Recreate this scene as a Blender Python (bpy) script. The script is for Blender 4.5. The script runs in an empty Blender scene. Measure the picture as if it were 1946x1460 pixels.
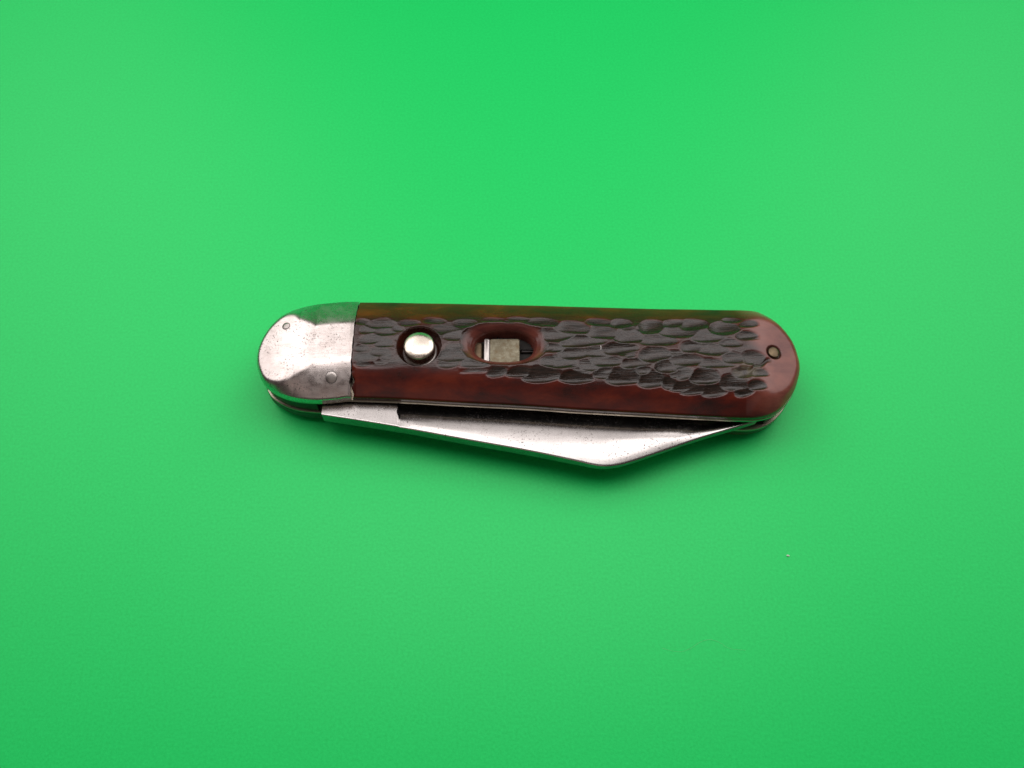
import bpy, math
import numpy as np
from mathutils import Vector
rng = np.random.default_rng(7)
scene = bpy.context.scene
col = scene.collection
MM = 0.001

# ------------------------------------------------------------------ camera
cam_d = bpy.data.cameras.new("camera")
cam_d.sensor_width = 36.0
cam_d.lens = 31.17
cam_d.clip_start = 0.005
cam_d.clip_end = 20.0
cam = bpy.data.objects.new("camera", cam_d)
cam.location = (0.0, -0.09307, 0.19066)
cam.rotation_euler = (math.radians(27.0), 0.0, 0.0)
col.objects.link(cam)
scene.camera = cam

# ------------------------------------------------------------------ light
world = bpy.data.worlds.new("World")
scene.world = world
world.use_nodes = True
bg = world.node_tree.nodes["Background"]
bg.inputs["Color"].default_value = (1.0, 0.82, 0.76, 1)
bg.inputs["Strength"].default_value = 0.065

def area_lamp(name, loc, target, sx, sy, power, colour):
    d = bpy.data.lights.new(name, 'AREA')
    d.shape = 'RECTANGLE'
    d.size, d.size_y = sx, sy
    d.energy = power
    d.color = colour
    o = bpy.data.objects.new(name, d)
    o.location = loc
    o.rotation_euler = (Vector(target) - Vector(loc)).to_track_quat('-Z', 'Y').to_euler()
    col.objects.link(o)
    return o

LAMP = (1.0, 0.945, 0.935)
def power(radiance, sx, sy):
    return radiance * math.pi * sx * sy
area_lamp("overhead_lamp", (0.0, 0.033, 0.22), (0, 0.033, 0), 0.26, 0.115, power(1.9, 0.26, 0.115), LAMP)
area_lamp("ceiling_lamp", (0.0, 0.27, 0.54), (0, 0.03, 0), 1.0, 0.46, power(0.85, 1.0, 0.46), LAMP)
area_lamp("side_lamp", (-0.35, 0.23, 0.36), (0, 0, 0), 0.52, 0.32, power(1.45, 0.52, 0.32), LAMP)
area_lamp("side_lamp.001", (0.37, 0.23, 0.36), (0, 0, 0), 0.52, 0.32, power(1.45, 0.52, 0.32), LAMP)
area_lamp("front_bounce_fill", (-0.05, -0.34, 0.42), (0, 0, 0), 0.34, 0.22, power(0.26, 0.34, 0.22), (1.0, 0.80, 0.74))  # added fill in place of warm bounce off an unseen person

scene.view_settings.view_transform = 'Standard'
scene.view_settings.look = 'None'
scene.view_settings.exposure = 0.23
scene.view_settings.gamma = 1.0
scene.cycles.use_denoising = True
scene.cycles.max_bounces = 8

# ------------------------------------------------------------------ materials
class NT:
    def __init__(self, name):
        self.m = bpy.data.materials.new(name)
        self.m.use_nodes = True
        self.t = self.m.node_tree
        self.b = self.t.nodes["Principled BSDF"]
        self.tc = self.t.nodes.new("ShaderNodeTexCoord")
    def n(self, typ, **kw):
        nd = self.t.nodes.new(typ)
        for k, v in kw.items():
            if k.startswith("i_"):
                key = k[2:]
                nd.inputs[int(key) if key.isdigit() else key.replace("_", " ")].default_value = v
            else:
                setattr(nd, k, v)
        return nd
    def l(self, a, b):
        self.t.links.new(a, b)
    def coords(self, sx, sy, sz):
        mp = self.n("ShaderNodeMapping")
        mp.inputs["Scale"].default_value = (sx * 1000, sy * 1000, sz * 1000)
        self.l(self.tc.outputs["Object"], mp.inputs["Vector"])
        return mp.outputs["Vector"]
    def noise(self, scale=(1, 1, 1), detail=3.0, rough=0.55, dist=0.0):
        nd = self.n("ShaderNodeTexNoise")
        nd.inputs["Scale"].default_value = 1.0
        nd.inputs["Detail"].default_value = detail
        nd.inputs["Roughness"].default_value = rough
        nd.inputs["Distortion"].default_value = dist
        self.l(self.coords(*scale), nd.inputs["Vector"])
        return nd.outputs["Fac"]
    def ramp(self, fac, stops, interp='LINEAR'):
        r = self.n("ShaderNodeValToRGB")
        r.color_ramp.interpolation = interp
        els = r.color_ramp.elements
        while len(els) < len(stops):
            els.new(0.5)
        for e, (p, c) in zip(els, stops):
            e.position = p
            e.color = c if len(c) == 4 else (*c, 1)
        self.l(fac, r.inputs["Fac"])
        return r.outputs["Color"]
    def mix(self, fac, a, b, mode='MIX'):
        m = self.n("ShaderNodeMix", data_type='RGBA', blend_type=mode)
        if isinstance(fac, (int, float)):
            m.inputs[0].default_value = fac
        else:
            self.l(fac, m.inputs[0])
        for k, v in ((6, a), (7, b)):
            if isinstance(v, tuple):
                m.inputs[k].default_value = (*v, 1)
            else:
                self.l(v, m.inputs[k])
        return m.outputs[2]
    def math(self, op, a, b=None):
        m = self.n("ShaderNodeMath", operation=op)
        for k, v in ((0, a), (1, b)):
            if v is None:
                continue
            if isinstance(v, (int, float)):
                m.inputs[k].default_value = v
            else:
                self.l(v, m.inputs[k])
        return m.outputs[0]
    def bump(self, h, dist_mm, strength=1.0):
        b = self.n("ShaderNodeBump")
        b.inputs["Strength"].default_value = strength
        b.inputs["Distance"].default_value = dist_mm * MM
        self.l(h, b.inputs["Height"])
        self.l(b.outputs["Normal"], self.b.inputs["Normal"])
    def attr(self, name):
        a = self.n("ShaderNodeAttribute", attribute_name=name)
        return a.outputs["Fac"]

def g3(v):
    return (v, v, v)

def metal(name, base, tarnish, rough, spots=0.0, streak=(0.25, 6, 6), streak_amt=0.25, bump=0.004, mottling=0.5, scratch=0.0, rvar=1.0):
    t = NT(name)
    t.b.inputs["Metallic"].default_value = 1.0
    big = t.noise((0.22, 0.22, 0.22), 4, 0.6, 0.4)
    c = t.mix(t.ramp(big, [(0.40, g3(0)), (0.75, g3(mottling))]), base, tarnish)
    st = t.noise(streak, 3, 0.6)
    c = t.mix(t.ramp(st, [(0.35, g3(streak_amt)), (0.62, g3(0))]), c, tarnish)
    r_extra = None
    if spots > 0:
        sp = t.noise((2.4, 2.4, 2.4), 3, 0.6)
        reg = t.noise((0.20, 0.20, 0.20), 3, 0.6)
        s = t.math('MULTIPLY', t.ramp(sp, [(0.57, g3(0)), (0.68, g3(1))]),
                   t.ramp(reg, [(0.42, g3(0.12)), (0.60, g3(spots))]))
        c = t.mix(s, c, (0.06, 0.045, 0.04))
        r_extra = s
    if scratch > 0:
        for ang, amt in ((0.35, 1.0), (-0.9, 0.7), (1.25, 0.8)):
            mp = t.n("ShaderNodeMapping")
            mp.inputs["Rotation"].default_value = (0, 0, ang)
            mp.inputs["Scale"].default_value = (120, 1500, 300)
            t.l(t.tc.outputs["Object"], mp.inputs["Vector"])
            nz = t.n("ShaderNodeTexNoise")
            nz.inputs["Scale"].default_value = 1.0
            nz.inputs["Detail"].default_value = 1.0
            t.l(mp.outputs["Vector"], nz.inputs["Vector"])
            ln = t.ramp(nz.outputs["Fac"], [(0.582, g3(0)), (0.592, g3(scratch * amt)), (0.604, g3(0))])
            c = t.mix(ln, c, (0.20, 0.17, 0.16))
    t.l(c, t.b.inputs["Base Color"])
    rr = t.ramp(t.noise((0.5, 0.5, 0.5), 4, 0.6), [(0.3, g3(max(rough - 0.07 * rvar, 0.03))), (0.7, g3(rough + 0.08 * rvar))])
    if r_extra is not None:
        rr = t.mix(r_extra, rr, g3(0.6))
    t.l(rr, t.b.inputs["Roughness"])
    t.bump(t.noise(streak, 4, 0.65), bump)
    return t.m

M_BOLSTER = metal("nickel_silver", (0.64, 0.585, 0.56), (0.40, 0.325, 0.295), 0.27, 1.0, (0.5, 2.5, 2.5), 0.18, 0.006, 0.5, 0.45)
M_BLADE = metal("blade_steel", (0.49, 0.465, 0.45), (0.29, 0.27, 0.255), 0.22, 0.9, (3, 0.35, 1), 0.10, 0.0012, 0.28, 0.3, 0.35)
M_LINER = metal("liner_metal", (0.55, 0.50, 0.40), (0.22, 0.18, 0.12), 0.33, 0.5, (0.3, 4, 4), 0.4, 0.006)
M_DARKSTEEL = metal("dark_steel", (0.075, 0.07, 0.068), (0.03, 0.027, 0.025), 0.52, 0.3)
M_LOWER = metal("shaded_dirty_nickel", (0.15, 0.135, 0.13), (0.08, 0.07, 0.065), 0.45, 0.6)  # dirty lower bolster, its shade also put into the base colour
M_SPINE = metal("shaded_spine", (0.36, 0.33, 0.31), (0.16, 0.14, 0.13), 0.32, 0.6, (0.3, 4, 4), 0.4, 0.006)  # spine steel darkened to carry the shaded sheet it mirrors
M_BUTTON = metal("button_nickel", (0.82, 0.74, 0.64), (0.60, 0.52, 0.42), 0.27, 0.35, (1.5, 1.5, 1.5), 0.12, 0.003)
M_BRASS = metal("aged_brass", (0.17, 0.13, 0.08), (0.07, 0.05, 0.035), 0.42, 0.5, (1, 1, 1), 0.4, 0.01)
M_STEP = metal("bright_steel", (0.42, 0.39, 0.37), (0.34, 0.30, 0.27), 0.34, 0.7, (3, 3, 3), 0.25, 0.006)

M_TAIL = metal("rusty_brass", (0.17, 0.125, 0.08), (0.06, 0.04, 0.025), 0.5, 1.0, (1, 1, 1), 0.5, 0.05)

def latch_material():
    t = NT("worn_latch_plating")
    t.b.inputs["Metallic"].default_value = 0.55
    n1 = t.noise((0.9, 0.9, 0.9), 4, 0.65, 0.3)
    c = t.ramp(n1, [(0.30, (0.13, 0.09, 0.045)), (0.48, (0.165, 0.145, 0.095)), (0.68, (0.245, 0.225, 0.16))])
    sp = t.noise((2.2, 2.2, 2.2), 2, 0.5)
    c = t.mix(t.ramp(sp, [(0.66, g3(0)), (0.72, g3(0.8))]), c, (0.12, 0.06, 0.04))
    t.l(c, t.b.inputs["Base Color"])
    t.b.inputs["Roughness"].default_value = 0.48
    t.bump(t.noise((3, 3, 3), 3), 0.03)
    return t.m
M_LATCH = latch_material()

def bone_material():
    t = NT("jigged_bone")
    dye, edge, endp, stain = t.attr("dye"), t.attr("far_edge"), t.attr("end_pale"), t.attr("stain")
    big = t.noise((0.10, 0.22, 0.22), 4, 0.6, 0.3)
    red = t.ramp(big, [(0.30, (0.016, 0.0045, 0.0035)), (0.50, (0.058, 0.006, 0.003)), (0.68, (0.105, 0.012, 0.0035))])
    amber = t.ramp(big, [(0.30, (0.018, 0.008, 0.003)), (0.52, (0.055, 0.014, 0.003)), (0.75, (0.13, 0.032, 0.004))])
    c = t.mix(edge, red, amber)
    c = t.mix(endp, c, t.ramp(big, [(0.35, (0.12, 0.032, 0.027)), (0.65, (0.23, 0.075, 0.054))]))  # paler mix: painted sheen of the end, red rim of the window
    grain = t.noise((0.35, 3.2, 3.2), 3, 0.6)
    dark = t.ramp(grain, [(0.30, (0.007, 0.006, 0.004)), (0.52, (0.018, 0.010, 0.0065)), (0.75, (0.038, 0.018, 0.011))])
    c = t.mix(dye, c, dark)
    c = t.mix(stain, c, (0.12, 0.10, 0.055))
    t.l(c, t.b.inputs["Base Color"])
    t.b.inputs["Specular IOR Level"].default_value = 0.5
    rr = t.mix(dye, g3(0.22), t.ramp(grain, [(0.3, g3(0.19)), (0.7, g3(0.32))]))
    t.l(rr, t.b.inputs["Roughness"])
    h = t.math('ADD', t.math('MULTIPLY', t.noise((0.30, 3.0, 3.0), 4, 0.6), t.math('ADD', t.math('MULTIPLY', dye, 0.85), 0.10)),
               t.math('MULTIPLY', t.noise((2.5, 2.5, 2.5), 3), 0.10))
    t.bump(h, 0.075)
    return t.m
M_BONE = bone_material()

def mat_material():
    t = NT("green_sheet")
    n = t.noise((0.006, 0.006, 0.006), 3, 0.5)
    c = t.mix(n, (0.0036, 0.60, 0.110), (0.0050, 0.64, 0.122))
    f1 = t.noise((1.6, 1.6, 1.6), 3, 0.7)                       # faint fleck of the sheet
    c = t.mix(t.ramp(f1, [(0.30, g3(0.0)), (0.70, g3(1.0))]), c, t.mix(1.0, c, (2.0, 1.13, 1.28), 'MULTIPLY'))
    t.l(c, t.b.inputs["Base Color"])
    t.b.inputs["Roughness"].default_value = 0.42
    t.b.inputs["Specular IOR Level"].default_value = 0.31
    t.bump(t.noise((2.0, 2.0, 2.0), 4, 0.65), 0.02)
    return t.m
M_MAT = mat_material()

def plain(name, colour, rough):
    t = NT(name)
    n = t.noise((1, 1, 1), 3)
    t.l(t.mix(n, tuple(v * 0.9 for v in colour), tuple(min(1, v * 1.1) for v in colour)), t.b.inputs["Base Color"])
    t.b.inputs["Roughness"].default_value = rough
    return t.m
M_LINT = plain("white_lint", (0.82, 0.80, 0.77), 0.8)
M_HAIR = plain("pale_hair", (0.30, 0.62, 0.34), 0.5)
M_DARK = plain("slot_darkness", (0.012, 0.010, 0.008), 0.8)

# ------------------------------------------------------------------ helpers
def link_mesh(name, verts, faces, material, parent=None, smooth=True, attrs=None, sharp=None):
    """verts in millimetres -> mesh object in metres"""
    me = bpy.data.meshes.new(name)
    V = np.asarray(verts, dtype=float) * MM
    me.from_pydata(V.tolist(), [], [list(map(int, f)) for f in faces])
    me.materials.append(material)
    me.polygons.foreach_set("use_smooth", [smooth] * len(me.polygons))
    if attrs:
        for k, arr in attrs.items():
            a = me.attributes.new(k, 'FLOAT', 'POINT')
            a.data.foreach_set("value", np.asarray(arr, dtype=np.float32))
    if sharp is not None:
        me.set_sharp_from_angle(angle=math.radians(sharp))
    me.update()
    o = bpy.data.objects.new(name, me)
    col.objects.link(o)
    if parent:
        o.parent = parent
    return o

def catmull(P, n=14, closed=True):
    P = np.asarray(P, float)
    out = []
    N = len(P)
    for i in range(N if closed else N - 1):
        if closed:
            p0, p1, p2, p3 = P[i - 1], P[i], P[(i + 1) % N], P[(i + 2) % N]
        else:
            p0, p1, p2, p3 = P[max(i - 1, 0)], P[i], P[i + 1], P[min(i + 2, N - 1)]
        for k in range(n):
            t = k / n
            out.append(0.5 * ((2 * p1) + (-p0 + p2) * t + (2 * p0 - 5 * p1 + 4 * p2 - p3) * t * t
                              + (-p0 + 3 * p1 - 3 * p2 + p3) * t ** 3))
    if not closed:
        out.append(P[-1])
    return np.array(out)

def dist_to_loop(X, Y, loop):
    A = loop
    B = np.roll(loop, -1, axis=0)
    res = np.full(X.size, 1e9)
    x, y = X.ravel(), Y.ravel()
    step = 20000
    AB = B - A
    L2 = np.maximum((AB ** 2).sum(1), 1e-12)
    for s in range(0, x.size, step):
        px = x[s:s + step, None]
        py = y[s:s + step, None]
        t = np.clip(((px - A[:, 0]) * AB[:, 0] + (py - A[:, 1]) * AB[:, 1]) / L2, 0, 1)
        dx = px - (A[:, 0] + t * AB[:, 0])
        dy = py - (A[:, 1] + t * AB[:, 1])
        res[s:s + step] = np.sqrt((dx * dx + dy * dy).min(1))
    return res.reshape(X.shape)

def sstep(a, b, x):
    t = np.clip((x - a) / (b - a), 0, 1)
    return t * t * (3 - 2 * t)

def arch(t, p):
    t = np.clip(t, 0, 1)
    return (1 - (1 - t) ** p) ** (1 / p)

# ------------------------------------------------------------------ the knife's outline and layers (mm)
OUT = [(-58.6, 4.8), (-57.9, 1.4), (-56.1, -2.0), (-52.8, -4.3), (-49, -5.6), (-44.2, -6.1), (-39.5, -5.8), (-36, -5.4),
       (-24.3, -5.8), (-11, -6.6), (3.2, -7.4), (15, -8.3), (26.8, -9.0), (38.5, -9.7), (50.2, -10.3), (55, -10.2),
       (58.6, -9.0), (61.5, -6.6), (64, -3.0), (65.7, 1.6), (65.8, 5.2), (65.0, 9.2), (62.6, 13.6), (59.3, 16.4),
       (55.7, 17.6), (45.7, 17.9), (28.3, 18.3), (3.4, 19.1), (-21.6, 19.7), (-36.3, 19.95), (-41.7, 19.75),
       (-47.8, 18.8), (-53.2, 16.5), (-56.4, 12.9), (-58.2, 8.6)]
LOOP = catmull(OUT, 14)
i0, i1 = int(LOOP[:, 0].argmin()), int(LOOP[:, 0].argmax())
R_ = np.roll(LOOP, -i0, axis=0)
k1 = (i1 - i0) % len(LOOP)
LOWC, UPC = R_[:k1 + 1], np.vstack([R_[k1:], R_[:1]])[::-1]
XMIN, XMAX = LOOP[i0, 0], LOOP[i1, 0]
def ylo(x): return np.interp(x, LOWC[:, 0], LOWC[:, 1])
def yhi(x): return np.interp(x, UPC[:, 0], UPC[:, 1])

H = 15.2                      # knife thickness
Z_L0, Z_L1 = 4.6, 5.4         # lower liner
Z_U0, Z_U1 = 9.8, 10.6        # upper liner
JOINT = -36.1                 # bolster / bone joint

GOUGES = [(14.1, 11.0, 3.5, 1.8), (20.5, 12.5, 3.2, 1.1), (24.9, 12.3, 2.7, 1.5), (21.0, 9.7, 3.6, 1.5), (16.0, 7.4, 4.3, 1.4), (26.5, 8.8, 3.4, 1.7), (24.5, 5.4, 3.6, 1.6), (14.4, 4.1, 3.3, 1.6), (19.7, 4.3, 2.6, 1.5), (17.2, 1.0, 2.6, 1.3), (21.2, 2.2, 3.3, 1.5), (27.5, 1.6, 2.8, 1.3), (14.3, -1.7, 3.1, 1.4), (20.3, -0.8, 2.4, 1.3), (25.1, -1.4, 3.5, 1.7), (11.7, 9.2, 2.9, 1.5), (11.0, 5.4, 2.4, 1.2), (11.3, 1.9, 3.1, 1.3), (32.1, 11.3, 3.3, 2.0), (37.7, 12.5, 3.2, 1.1), (41.9, 12.0, 3.4, 1.7), (38.4, 9.9, 3.9, 1.7), (33.5, 7.7, 4.1, 1.4), (32.5, 3.9, 3.6, 1.8), (41.5, 5.7, 2.9, 1.6), (39.2, 2.5, 3.6, 1.6), (34.6, 0.8, 2.6, 1.6), (31.6, -2.1, 3.3, 1.7), (38.6, -0.8, 2.1, 1.5), (38.6, -3.7, 3.3, 1.1), (35.4, -3.1, 1.9, 1.2), (29.4, -0.2, 1.7, 1.1), (49.0, 11.0, 3.1, 2.0), (51.0, 13.5, 2.2, 0.8), (54.5, 12.1, 2.2, 1.1), (45.2, 8.6, 3.9, 1.5), (49.6, 7.0, 2.2, 1.2), (53.9, 9.0, 2.2, 1.1), (45.3, 5.2, 3.8, 1.6), (49.8, 3.0, 2.9, 1.2), (44.9, 1.5, 3.6, 1.3), (43.2, -1.6, 3.1, 1.9), (49.5, -3.0, 2.8, 1.6), (40.8, -4.6, 3.0, 0.9), (45.0, -4.7, 2.6, 1.2), (51.8, -0.5, 2.6, 1.3), (55.4, -0.6, 1.9, 1.2), (54.7, -3.8, 2.1, 1.1), (51.5, -5.1, 1.9, 1.0), (54.6, 3.0, 2.6, 1.5), (7.2, 12.5, 4.1, 1.3), (9.0, 9.0, 2.9, 1.5), (9.6, 5.7, 2.9, 1.2), (9.5, 2.2, 3.1, 1.3), (2.2, -0.4, 3.3, 1.1), (6.8, -1.0, 3.5, 1.5), (-14.8, 10.7, 3.1, 1.4), (-11.0, 12.0, 2.4, 1.3), (-17.9, 13.0, 2.2, 1.0), (-13.4, 8.8, 2.2, 1.2), (-12.7, 6.0, 2.6, 1.1), (-13.2, 3.7, 2.9, 1.6), (-8.3, 1.9, 3.1, 1.3), (-13.9, 1.9, 2.4, 1.2), (-7.7, 0.2, 3.5, 0.8), (-3.2, -0.2, 2.4, 1.1), (-29.7, 11.8, 3.6, 1.4), (-34.4, 12.5, 1.9, 1.0), (-32.9, 10.2, 2.2, 1.1), (-28.9, 9.9, 2.9, 1.2), (-26.1, 10.6, 1.4, 1.0), (-32.1, 7.9, 2.9, 1.2), (-28.9, 7.1, 2.4, 1.4), (-29.4, 4.6, 3.1, 1.4), (-33.9, 5.6, 1.9, 1.1), (-33.0, 3.5, 2.8, 1.2), (-28.1, 3.7, 1.7, 1.2), (-33.6, 1.8, 1.9, 0.9), (-23.1, 12.0, 2.4, 0.8), (-4.6, 13.2, 2.9, 0.7), (1.5, 13.5, 2.9, 0.7)]
BTN = (-21.1, 6.0)
WIN = (-1.8, 6.9)
PIN = (59.5, 4.8)

_d = np.linspace(0, 16, 801)
def profile_table(soft):
    s = np.where(_d < 8.3, 0.62 - 0.041 * _d, 0.028)
    k = max(3, int(soft / (_d[1] - _d[0])) | 1)
    s = np.convolve(np.pad(s, k // 2, mode='edge'), np.ones(k) / k, 'valid')
    s = s + 1.6 * np.clip(1 - _d / 0.55, 0, 1) ** 2            # rounded lower arris
    z = np.concatenate([[0], np.cumsum((s[1:] + s[:-1]) / 2 * (_d[1] - _d[0]))])
    return z
_BONE, _BOLS = profile_table(2.6), profile_table(0.9)
EDGE = Z_U1 + 0.95
def smin(a, b, k):
    h = np.clip(0.5 + 0.5 * (b - a) / k, 0, 1)
    return a * h + b * (1 - h) - k * h * (1 - h)

def bone_height(X, Y, D):
    e = np.clip(X - 53.0, 0, None)
    top = EDGE + np.interp(12.0, _d, _BONE) - 0.17 * (np.sqrt(e * e + 1.5) - math.sqrt(1.5)) - 0.006 * e * e
    side = EDGE + np.interp(D * np.interp(X, [52, 66], [1.0, 3.2]), _d, _BONE)
    return np.where(X > 45, smin(side, top, np.interp(X, [45, 56], [0.15, 0.9])), side)

def bolster_height(X, Y, D):
    e = np.clip(-47.3 - X, 0, None)
    top = EDGE + 0.30 + 0.925 * np.interp(12.0, _d, _BOLS) - 0.0045 * (Y - 8.0) ** 2 - 0.15 * np.sqrt(e * e + 0.25) + 0.15 * math.sqrt(0.25) - 0.0075 * e * e
    side = EDGE + 0.30 + 0.925 * np.interp(D * np.interp(X, [-58.5, -53, -49, -45], [4.5, 3.0, 1.5, 1.0]), _d, _BOLS)
    return smin(side, top, np.interp(X, [-56, -46], [0.9, 0.22]))

def wobble(X, Y, sx, sy, seed):
    r = np.random.default_rng(seed)
    out = np.zeros_like(X)
    for k in range(7):
        a, b = r.normal(0, 1.0 / sx), r.normal(0, 1.0 / sy)
        out += np.sin(a * X + b * Y + r.uniform(0, 6.28)) / 7 * 1.8
    return out

def grid_faces(nx, ny, flip=False):
    I = np.arange(nx * ny).reshape(nx, ny)
    a, b, c, d = I[:-1, :-1].ravel(), I[1:, :-1].ravel(), I[1:, 1:].ravel(), I[:-1, 1:].ravel()
    F = np.stack([a, b, c, d], 1)
    return F[:, ::-1] if flip else F

def sheet(name, xs, nv, height, base_z, material, parent, attrs_fn=None, kill=None, mirror=False, sharp=None, inset=0.0, xshift=None):
    """a moulded plate: rows across the outline for every x in xs, a skirt down to base_z"""
    w = np.linspace(0, 1, nv)
    v = 0.45 * w + 0.55 * 0.5 * (1 - np.cos(np.pi * w))
    lo, hi = ylo(xs) + inset, yhi(xs) - inset
    hi = np.maximum(hi, lo + 1e-3)
    X = np.repeat(xs[:, None], nv, 1)
    Y = lo[:, None] + (hi - lo)[:, None] * v[None, :]
    if xshift is not None:
        X = X + xshift(X, Y)
    D = dist_to_loop(X, Y, LOOP[::2])
    D[:, 0] = 0
    D[:, -1] = 0
    if xs[-1] > XMAX - 0.01:
        D[-1, :] = 0
    if xs[0] < XMIN + 0.01:
        D[0, :] = 0
    res = height(X, Y, D)
    Z, extra = res if isinstance(res, tuple) else (res, {})
    nx = len(xs)
    F = grid_faces(nx, nv)
    V = np.stack([X.ravel(), Y.ravel(), Z.ravel()], 1)
    if kill is not None:
        K = kill(X, Y, Z).ravel()
        F = F[~K[F].all(1)]
    ring = np.concatenate([np.arange(nx) * nv, (nx - 1) * nv + np.arange(1, nv),
                           np.arange(nx - 2, -1, -1) * nv + nv - 1, np.arange(nv - 2, 0, -1)])
    n0 = len(V)
    S = V[ring].copy()
    mid = S.copy()
    mid[:, 2] = np.maximum(S[:, 2] - 0.08, base_z)
    S[:, 2] = base_z
    m = len(ring)
    j = np.arange(m)
    F = F.tolist()
    jn = (j + 1) % m
    F += np.stack([n0 + j, n0 + jn, ring[jn], ring[j]], 1).tolist()
    V = np.vstack([V, mid, S])
    F += np.stack([n0 + m + j, n0 + m + jn, n0 + jn, n0 + j], 1).tolist()
    at = {}
    for k, a in extra.items():
        a = a.ravel()
        at[k] = np.concatenate([a, a[ring], a[ring]])
    if mirror:
        V[:, 2] = H - V[:, 2]
        F = [f[::-1] for f in F]
    return link_mesh(name, V, F, material, parent, True, at, sharp)

# ------------------------------------------------------------------ the setting
def build_mat():
    gx, gy = np.linspace(-900, 900, 10), np.concatenate([np.linspace(-900, 320, 12), np.linspace(330, 690, 40)])
    X, Y = np.meshgrid(gx, gy, indexing='ij')
    # the sheet is propped up far behind the knife
    r, y0 = 160.0, 330.0
    s = np.clip(Y - y0, 0, None)
    a = np.clip(s / r, 0, 1.25)
    rest = np.clip(s - 1.25 * r, 0, 160)
    Yc = np.minimum(Y, y0) + r * np.sin(a) + rest * math.cos(1.25)
    Zc = r * (1 - np.cos(a)) + rest * math.sin(1.25)
    V = np.stack([X.ravel(), Yc.ravel(), Zc.ravel()], 1)
    o = link_mesh("tabletop_sheet", V, grid_faces(len(gx), len(gy)), M_MAT)
    o["kind"] = "structure"
    o["label"] = "plain bright green satin sheet lying under the closed knife"
build_mat()

# ------------------------------------------------------------------ the knife
root = bpy.data.objects.new("pocket_knife", None)
col.objects.link(root)
root.empty_display_size = 0.02
root["label"] = "closed pocket knife with jigged brown bone handle and worn silver bolster on green sheet"
root["category"] = "knife"

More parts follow.
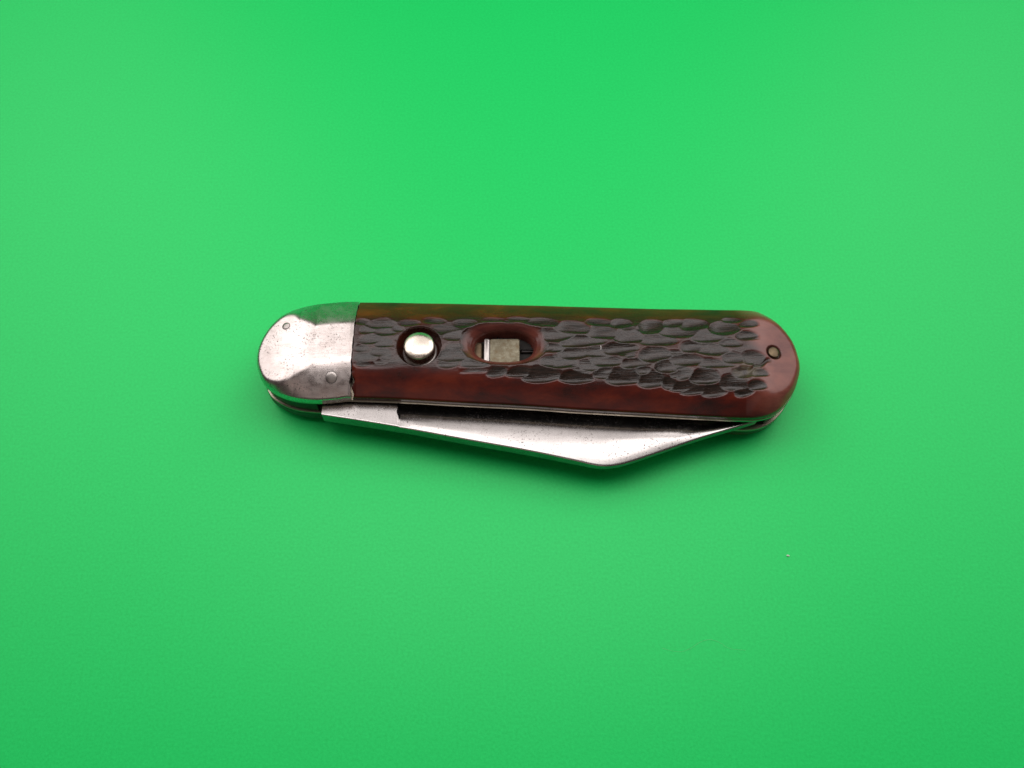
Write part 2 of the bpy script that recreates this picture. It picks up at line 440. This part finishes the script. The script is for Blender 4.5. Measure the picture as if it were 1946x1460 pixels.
def build_upper_bone():
    xs = np.concatenate([np.linspace(JOINT, XMAX - 5, 620, endpoint=False),
                         XMAX - 5 * (1 - np.linspace(0, 1, 70)) ** 2])
    hole = {}
    def height(X, Y, D):
        S = bone_height(X, Y, D)
        S = S + 0.05 * wobble(X, Y, 6, 4, 3)
        jd = np.zeros_like(X)
        bx = 0.55 * wobble(X, Y, 3.2, 1.4, 11)
        by = 0.20 * wobble(X, Y, 2.2, 1.2, 12)
        r = np.random.default_rng(5)
        small = []
        while len(small) < 46:                                          # small nicks between the main cuts
            px_, py_ = r.uniform(-34, 55), r.uniform(-4.5, 13)
            if np.interp(px_, [-36, -8, 20, 44, 60], [1.8, 0.8, -1.8, -4.4, -5.0]) < py_:
                small.append((px_, py_, r.uniform(1.2, 2.3), r.uniform(0.55, 0.95)))
        for (cx, cy, a, b) in GOUGES + small:
            left = cx < 0
            a2, b2 = a * r.uniform(1.12, 1.38), b * r.uniform(1.1, 1.34)
            th = r.normal(0.03, 0.06)
            dx, dy = X + bx - cx, Y + by - cy
            u = (dx * math.cos(th) + dy * math.sin(th)) / a2
            v = (-dx * math.sin(th) + dy * math.cos(th)) / b2
            u = np.where(u < 0, u, u)
            dep = (0.50 if left else 0.72) * r.uniform(0.75, 1.25) * min(b, 1.7) / 1.4
            u0, v0 = -0.22, -0.36                                       # deepest near the tool's entry and the near wall
            U = np.where(u < u0, (u - u0) / (1 + u0), (u - u0) / (1 - u0))
            W = np.where(v < v0, (v - v0) / (1 + v0), (v - v0) / (1 - v0))
            cut = dep * np.clip(1 - U * U - W * W, 0, None)
            hh = np.clip(0.5 + 0.5 * (jd - cut) / 0.07, 0, 1)
            jd = np.where((cut > 0) | (jd > 0), np.maximum(jd * hh + cut * (1 - hh) + 0.07 * hh * (1 - hh) * (cut > 0) * (jd > 0), jd), jd)
        dye = sstep(0.02, 0.24, jd)
        # dyed band, jigged irregularly along the handle
        bl, bh = np.interp(X, [-36, -8, 20, 44, 60], [1.2, 0.2, -2.6, -5.4, -6.0]), np.interp(X, [-36, 0, 60], [13.4, 14.2, 13.6])
        ed = 0.5 * wobble(X, Y, 3, 9, 21)
        band = sstep(-0.6, 0.9, Y - bl + ed) * sstep(-0.6, 0.9, bh - Y + ed) * (1 - sstep(51.5, 57.0, X + 1.2 * wobble(X, Y, 3, 2.5, 22)))
        dye = np.maximum(dye, (0.62 + 0.20 * wobble(X, Y, 2.5, 1.2, 23)) * band)
        # streaky shallow scoring over the band
        jd = jd + band * 0.05 * (1 + wobble(X, Y, 5, 0.5, 31))
        # button well
        rb = np.hypot(X - BTN[0], Y - BTN[1])
        jd = jd * sstep(4.7, 5.6, rb)
        Z = S - jd
        well = np.interp(rb, [0, 4.05, 4.25, 5.05, 5.3], [12.2, 12.2, 12.6, 14.55, 99])
        Z = np.minimum(Z, well)
        dye = np.where(rb < 5.2, 0.6, dye)
        # oval window
        p = 2.35
        q = (np.abs((X - WIN[0]) / 9.4) ** p + np.abs((Y - WIN[1]) / 5.45) ** p) ** (1 / p)
        soft = 1 - sstep(0.95, 1.12, q)
        Z = Z + soft * np.clip(S - Z, 0, 0.3) * 0.6
        cone = np.interp(q, [0.705, 0.72, 0.79, 0.90, 1.0, 1.07, 1.15], [10.65, 12.9, 13.9, 14.62, 15.05, 15.35, 99])
        Z = np.minimum(Z, cone)
        dye = dye * sstep(0.90, 1.06, q) + 0.12 * (1 - sstep(0.90, 1.06, q))
        # rivet countersink
        rp = np.hypot(X - PIN[0], Y - PIN[1])
        Z = Z - 0.55 * (1 - sstep(1.45, 1.9, rp))
        dye = np.maximum(dye, 0.75 * (1 - sstep(1.6, 2.1, rp)))
        # crack running from the rivet
        cr = np.abs((Y - 2.2) - 0.55 * (X - 57.5) - 0.25 * np.sin(X * 2.1))
        crk = (1 - sstep(0.25, 0.75, cr)) * sstep(52.6, 54.5, X) * (1 - sstep(57.6, 59.2, X))
        Z = Z - 0.35 * crk
        dye = np.maximum(dye, crk)
        # chipped corner at the bolster
        ch = sstep(0, 1, (JOINT + 1.1 - X)) * sstep(0.2, 1.4, 1.2 - Y) * (0.7 + 0.5 * wobble(X, Y, 0.6, 0.6, 41))
        Z = Z - 0.5 * np.clip(ch, 0, 1)
        dye = np.maximum(dye, 0.9 * np.clip(ch, 0, 1))
        edge = sstep(11.5, 15.5, Y + 0.5 * wobble(X, Y, 5, 3, 51))
        endp = sstep(51.5, 58.5, X + 1.0 * wobble(X, Y, 3, 3, 52)) * 0.95  # pink end bone, made paler to carry its sheen
        win_red = (1 - sstep(0.95, 1.08, q)) * 0.55
        endp = np.maximum(endp, win_red)
        st = np.exp(-(((X - 52.6) / 2.4) ** 2 + ((Y + 0.2) / 1.6) ** 2)) * (0.5 + 0.5 * wobble(X, Y, 0.7, 0.7, 61))
        hole['q'] = q
        return Z, {"dye": dye, "far_edge": np.clip(edge * (0.75 + 0.25 * sstep(20, 50, X)), 0, 1), "end_pale": endp, "stain": np.clip(st, 0, 0.7)}
    return sheet("handle_scale", xs, 190, height, Z_U1 - 0.02, M_BONE, root, kill=lambda X, Y, Z: hole['q'] < 0.712,
                 xshift=lambda X, Y: np.clip(1 - (X - JOINT) / 2.0, 0, 1) * (0.06 + 0.10 * np.sin(1.7 * Y) * np.sin(0.6 * Y + 1)
                                     + 0.75 * np.exp(-((Y + 1.9) / 0.9) ** 2) + 0.45 * np.exp(-((Y + 4.6) / 0.7) ** 2)))

upper_bone = build_upper_bone()
upper_bone["label"] = "upper brown bone scale with dark jigging"

def build_lower_bone():
    xs = np.concatenate([np.linspace(JOINT, XMAX - 5, 160, endpoint=False), XMAX - 5 * (1 - np.linspace(0, 1, 30)) ** 2])
    def height(X, Y, D):
        S = EDGE + 1.1 + (bone_height(X, Y, D) - EDGE) * 0.61           # fuller edge, flatter back
        z = np.zeros_like(X)
        band = sstep(-4, -2, Y) * sstep(-14, -12, -Y)
        return S, {"dye": 0.55 * band + 0.25, "far_edge": z, "end_pale": z, "stain": z}
    return sheet("handle_scale", xs, 60, height, Z_U1 - 0.02, M_BONE, root, mirror=True)
build_lower_bone()

def bolster_xs(n):
    return np.concatenate([XMIN + 5 * np.linspace(0, 1, n // 3, endpoint=False) ** 2, np.linspace(XMIN + 5, JOINT - 0.12, n)])

def build_bolster(mirror):
    def height(X, Y, D):
        z = bolster_height(X, Y, D)
        z = z + 0.020 * wobble(X, Y, 4, 4, 71) + 0.010 * wobble(X, Y, 1.4, 1.4, 72)
        # knocked joint edge
        z = z - 0.25 * sstep(JOINT - 0.9, JOINT - 0.12, X) * (0.35 + 0.3 * wobble(X, Y, 3, 1.5, 73))
        if mirror:
            z = EDGE + 1.1 + (z - EDGE) * 0.59
        return np.maximum(z, Z_U1 + 0.1)
    return sheet("bolster", bolster_xs(150), 150, height, Z_U1 - 0.02, M_LOWER if mirror else M_BOLSTER, root, mirror=mirror,
                 xshift=lambda X, Y: np.clip((X - JOINT + 2.0) / 2.0, 0, 1) * (0.06 * np.sin(2.3 * Y) * np.sin(0.9 * Y) - 0.30 * np.exp(-((Y + 2.6) / 0.8) ** 2)))
bolster = build_bolster(False)
build_bolster(True)

def dtl(x, y):
    return float(dist_to_loop(np.array([[x]]), np.array([[y]]), LOOP)[0, 0])

def disc_stack(name, c, prof, material, parent, nseg=40, tilt=(0, 0), sharp=None):
    """turned part: prof = [(radius, z), ...] bottom to top, last radius 0"""
    V, F = [], []
    for (r, z) in prof:
        for k in range(nseg):
            a = 2 * math.pi * k / nseg
            x, y = r * math.cos(a), r * math.sin(a)
            V.append((c[0] + x, c[1] + y, z + tilt[0] * x + tilt[1] * y))
    m = len(prof)
    for i in range(m - 1):
        for k in range(nseg):
            k2 = (k + 1) % nseg
            F.append((i * nseg + k, i * nseg + k2, (i + 1) * nseg + k2, (i + 1) * nseg + k))
    F.append([(m - 1) * nseg + k for k in range(nseg)])
    return link_mesh(name, V, F, material, parent, True, None, sharp)

def surf_tilt(fn, c):
    e = 0.4
    f = lambda x, y: float(fn(np.array([[x]]), np.array([[y]]), np.array([[dtl(x, y)]]))[0, 0])
    z = f(*c)
    return z, ((f(c[0] + e, c[1]) - f(c[0] - e, c[1])) / (2 * e), (f(c[0], c[1] + e) - f(c[0], c[1] - e)) / (2 * e))

for c, r, up in (((-52.0, 11.5), 0.85, 0.05), ((-40.5, -1.5), 1.22, 0.06)):
    z, tl = surf_tilt(bolster_height, c)
    disc_stack("bolster_pin", c, [(r, z - 0.8), (r, z + up - 0.03), (r * 0.93, z + up + 0.02), (r * 0.5, z + up + 0.06), (0.01, z + up + 0.07)],
               M_STEP, bolster, 28, tl, 35)
    # thin dark gap round the pin
    g = disc_stack("pin_ring", c, [(r + 0.09, z - 0.5), (r + 0.09, z + 0.045), (r + 0.01, z + 0.045)], M_DARKSTEEL, bolster, 28, tl, 35)

def build_liner(z0, z1, off):
    n = len(LOOP)
    d = np.roll(LOOP, -1, 0) - np.roll(LOOP, 1, 0)
    nrm = np.stack([d[:, 1], -d[:, 0]], 1)
    nrm /= np.linalg.norm(nrm, axis=1)[:, None]
    rings = []
    off = np.interp(LOOP[:, 0], [-40, -34], [-0.05, off])[:, None]
    for (o, z) in ((off - 0.10, z0), (off, z0 + 0.10), (off, z1 - 0.12), (off - 0.12, z1)):
        P = LOOP + nrm * o
        rings.append(np.column_stack([P, np.full(n, z)]))
    V = np.vstack(rings)
    F = []
    j = np.arange(n)
    jn = (j + 1) % n
    for k in range(3):
        F += np.stack([k * n + j, k * n + jn, (k + 1) * n + jn, (k + 1) * n + j], 1).tolist()
    F.append((3 * n + j).tolist())
    F.append(j[::-1].tolist())
    return link_mesh("liner", V, F, M_LINER, root, True, None, 35)
build_liner(Z_L0, Z_L1, 0.14)
build_liner(Z_U0, Z_U1 - 0.03, 0.14)

# blade: spine outward, edge hidden inside the handle
SPINE = [(-43.0, -8.45), (-34.7, -9.8), (-25.1, -11.5), (-10.9, -14.3), (3.1, -17.0), (14.0, -19.4), (17.6, -20.25), (20.4, -20.6),
         (23.4, -20.25), (26.3, -19.45), (33.4, -16.95), (41.9, -13.9), (50.4, -11.2), (55.4, -9.6)]
SP = catmull(SPINE, 10, False)
def build_blade():
    xs = np.unique(np.concatenate([np.linspace(-43, 55.3, 330), np.linspace(-26.6, -24.8, 24)]))
    ysp = np.interp(xs, SP[:, 0], SP[:, 1])
    yin = np.interp(xs, [-43, 30, 44, 52, 55.3], [3, 3, -1, -6.5, -9.45])
    yin = np.maximum(yin, ysp + 0.15)
    nv = 46
    w = np.linspace(0, 1, nv) ** 1.8
    X = np.repeat(xs[:, None], nv, 1)
    Y = ysp[:, None] + (yin - ysp)[:, None] * w[None, :]
    W = Y - ysp[:, None]
    zc = 7.6
    ground = sstep(-25.95, -25.35, X + 0.10 * (Y + 8) + 0.12 * np.sin(Y * 2.3))
    base = np.interp(X, [-26, -22, 10, 55], [1.46, 1.58, 1.62, 1.56])
    ht = np.interp(X, [-43, -26, 6, 18, 24, 36, 48, 55.3], [1.62, 1.60, 1.52, 1.10, 0.85, 0.80, 1.0, 0.9])
    reach = np.interp(X, [-26, -10, 8, 22, 45, 55], [1.5, 2.4, 3.8, 6.6, 6.0, 4.0])
    roll = (base - ht + 0.05) * np.clip(1 - W / reach, 0, 1) ** 2        # face rolls over towards the spine
    hg = np.clip(Y - (ylo(X) - 5.7), 0, 5.3)                             # deep hollow along the edge side
    hollow = 0.045 * np.clip(W - 1.5, 0, 8) + 0.044 * hg * hg * sstep(0, 3, W)
    edge_round = 0.10 * np.clip(1 - W / 0.3, 0, 1) ** 2
    T = (1 - ground) * (1.76 - 0.055 * W) + ground * (base - roll - hollow) - edge_round
    T = np.maximum(T, 0.05)
    T = T + 0.008 * wobble(X, Y, 6, 3, 81) * ground
    nx = len(xs)
    top = np.stack([X, Y, zc + T], 2).reshape(-1, 3)
    bot = np.stack([X, Y, zc - T], 2).reshape(-1, 3)
    F = grid_faces(nx, nv).tolist() + (grid_faces(nx, nv, True) + nx * nv).tolist()
    N = nx * nv
    for i in range(nx - 1):
        a, b = i * nv, (i + 1) * nv
        F.append((a + N, b + N, b, a))
        a, b = i * nv + nv - 1, (i + 1) * nv + nv - 1
        F.append((a, b, b + N, a + N))
    for j in range(nv - 1):
        F.append((j, j + 1, j + 1 + N, j + N))
        a = (nx - 1) * nv + j
        F.append((a + 1, a, a + N, a + 1 + N))
    o = link_mesh("blade", np.vstack([top, bot]), F, M_BLADE, root, True, None, 32)
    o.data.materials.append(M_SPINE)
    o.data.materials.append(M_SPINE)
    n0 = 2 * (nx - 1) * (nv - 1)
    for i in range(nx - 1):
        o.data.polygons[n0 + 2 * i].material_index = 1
    return o
build_blade()

# filler between the liners: back spring along the far side and round the pivot end
def build_spring():
    idx = [i for i in range(len(LOOP))]
    n = len(LOOP)
    d = np.roll(LOOP, -1, 0) - np.roll(LOOP, 1, 0)
    nrm = np.stack([d[:, 1], -d[:, 0]], 1)
    nrm /= np.linalg.norm(nrm, axis=1)[:, None]
    sel = [i for i in idx if (LOOP[i, 1] > 6.0 or LOOP[i, 0] < -44.5 or LOOP[i, 0] > 57.5)]
    # order as a chain from the pivot's near side round the far side to the butt
    start = next(k for k, i in enumerate(sel) if k > 0 and sel[k] - sel[k - 1] > 1)
    chain = sel[start:] + sel[:start]
    P = LOOP[chain]
    Nn = nrm[chain]
    Vs = []
    for (o, z) in ((-0.55, Z_L1), (-0.55, Z_U0), (-5.0, Z_U0), (-5.0, Z_L1)):
        Q = P + Nn * o
        Vs.append(np.column_stack([Q, np.full(len(Q), z)]))
    V = np.vstack(Vs)
    m = len(P)
    F = []
    for k in range(4):
        k2 = (k + 1) % 4
        for j in range(m - 1):
            F.append((k * m + j, k * m + j + 1, k2 * m + j + 1, k2 * m + j))
    F.append([k * m for k in range(4)])
    F.append([k * m + m - 1 for k in (3, 2, 1, 0)])
    return link_mesh("back_spring", V, F, M_DARKSTEEL, root, True, None, 30)
build_spring()

# release button
disc_stack("release_button", BTN, [(3.55, 12.0), (3.55, 14.6), (3.55, 15.15), (3.50, 15.42), (3.36, 15.62), (3.1, 15.77), (2.7, 15.93), (2.42, 16.03), (2.34, 16.05), (1.8, 16.12), (1.0, 16.19), (0.01, 16.22)],
           M_BUTTON, root, 64, (0, 0), 40)

disc_stack("button_collar", (BTN[0] + 0.16, BTN[1] - 0.03), [(3.62, 12.0), (3.62, 12.6), (3.54, 12.66), (0.01, 12.78)], M_STEP, root, 64, (0, 0), 40)

def block(name, x0, x1, y0, y1, z0, z1, bev, material, parent, slope=0.0, seed=1):
    r = np.random.default_rng(seed)
    def ring(i, z):
        c = min(0.3, (x1 - x0) * 0.2)
        P = [(x0 + i + c, y0 + i), (x1 - i - c, y0 + i), (x1 - i, y0 + i + c), (x1 - i, y1 - i - c),
             (x1 - i - c, y1 - i), (x0 + i + c, y1 - i), (x0 + i, y1 - i - c), (x0 + i, y0 + i + c)]
        return [(x + r.normal(0, 0.02), y + r.normal(0, 0.02), z + slope * (x - x0)) for x, y in P]
    V = ring(0, z0) + ring(0, z1 - bev) + ring(bev * 0.4, z1 - bev * 0.35) + ring(bev, z1)
    F = []
    for k in range(3):
        for j in range(8):
            j2 = (j + 1) % 8
            F.append((k * 8 + j, k * 8 + j2, (k + 1) * 8 + j2, (k + 1) * 8 + j))
    F.append([24 + j for j in range(8)])
    F.append([j for j in range(7, -1, -1)])
    return link_mesh(name, V, F, material, parent, True, None, 30)

latch = block("safety_latch", -5.1, 1.75, 3.0, 9.35, 10.62, 12.7, 0.18, M_LATCH, root, 0.0, 2)
block("latch_step", -6.45, -5.12, 3.0, 9.3, 10.62, 13.0, 0.22, M_STEP, latch, 0.0, 3)
block("latch_tail", -9.0, -6.75, 3.6, 9.0, 10.62, 12.0, 0.5, M_TAIL, latch, 0.0, 4)
block("spring_rod", 1.85, 5.4, 6.5, 7.4, 10.62, 11.5, 0.3, M_DARKSTEEL, latch, 0.0, 5)

disc_stack("slot_dark_plate", (-2.0, 6.8), [(7.4, 10.58), (7.4, 10.66), (0.01, 10.66)], M_DARK, latch, 40, (0, 0), 40)  # black plate added to stand for the open cut's unlit depth

z, tl = surf_tilt(bone_height, PIN)
disc_stack("rivet", PIN, [(1.36, z - 1.0), (1.36, z - 0.12), (1.22, z + 0.08), (0.8, z + 0.2), (0.01, z + 0.24)], M_BRASS, root, 28, (tl[0] * 0.6, tl[1] * 0.6), 35)

# ------------------------------------------------------------------ tiny things lying about
def strand(name, pts, r, material, label, cat):
    P = catmull(pts, 8, False) if len(pts) > 2 else np.asarray(pts, float)
    V, F = [], []
    n = len(P)
    for i in range(n):
        t = P[min(i + 1, n - 1)] - P[max(i - 1, 0)]
        t = t / np.linalg.norm(t)
        up = np.array([0, 0, 1.0]) if abs(t[2]) < 0.9 else np.array([1.0, 0, 0])
        a = np.cross(t, up); a /= np.linalg.norm(a)
        b = np.cross(a, t)
        rr = r * (1 if 0 < i < n - 1 else 0.4)
        for k in range(6):
            an = k * math.pi / 3
            V.append(P[i] + rr * (math.cos(an) * a + math.sin(an) * b))
    for i in range(n - 1):
        for k in range(6):
            k2 = (k + 1) % 6
            F.append((i * 6 + k, i * 6 + k2, (i + 1) * 6 + k2, (i + 1) * 6 + k))
    F.append([k for k in range(5, -1, -1)])
    F.append([(n - 1) * 6 + k for k in range(6)])
    o = link_mesh(name, V, F, material)
    o["label"] = label
    o["category"] = cat
    return o

strand("lint_fibre", [(20.1, 4.95, 15.35), (20.15, 5.5, 15.6), (20.05, 6.2, 15.5)], 0.07, M_LINT,
       "tiny white lint fibre lying across the middle of the jigged bone handle", "lint")
strand("dust_speck", [(60.3, -38.3, 0.12), (60.6, -38.25, 0.2), (60.85, -38.4, 0.12)], 0.16, M_LINT,
       "tiny pale dust speck on the green sheet below right of the knife", "dust")

strand("hair_strand", [(31.42, -58.04, 0.06), (32.93, -58.47, 0.11), (35.22, -58.79, 0.06), (37.49, -58.04, 0.11), (39.47, -56.86, 0.06), (41.52, -56.32, 0.11), (43.57, -56.86, 0.06), (45.63, -58.15, 0.11), (49.01, -58.47, 0.06)], 0.013, M_HAIR,
       "very faint wavy pale hair lying on the green sheet below the knife", "hair")
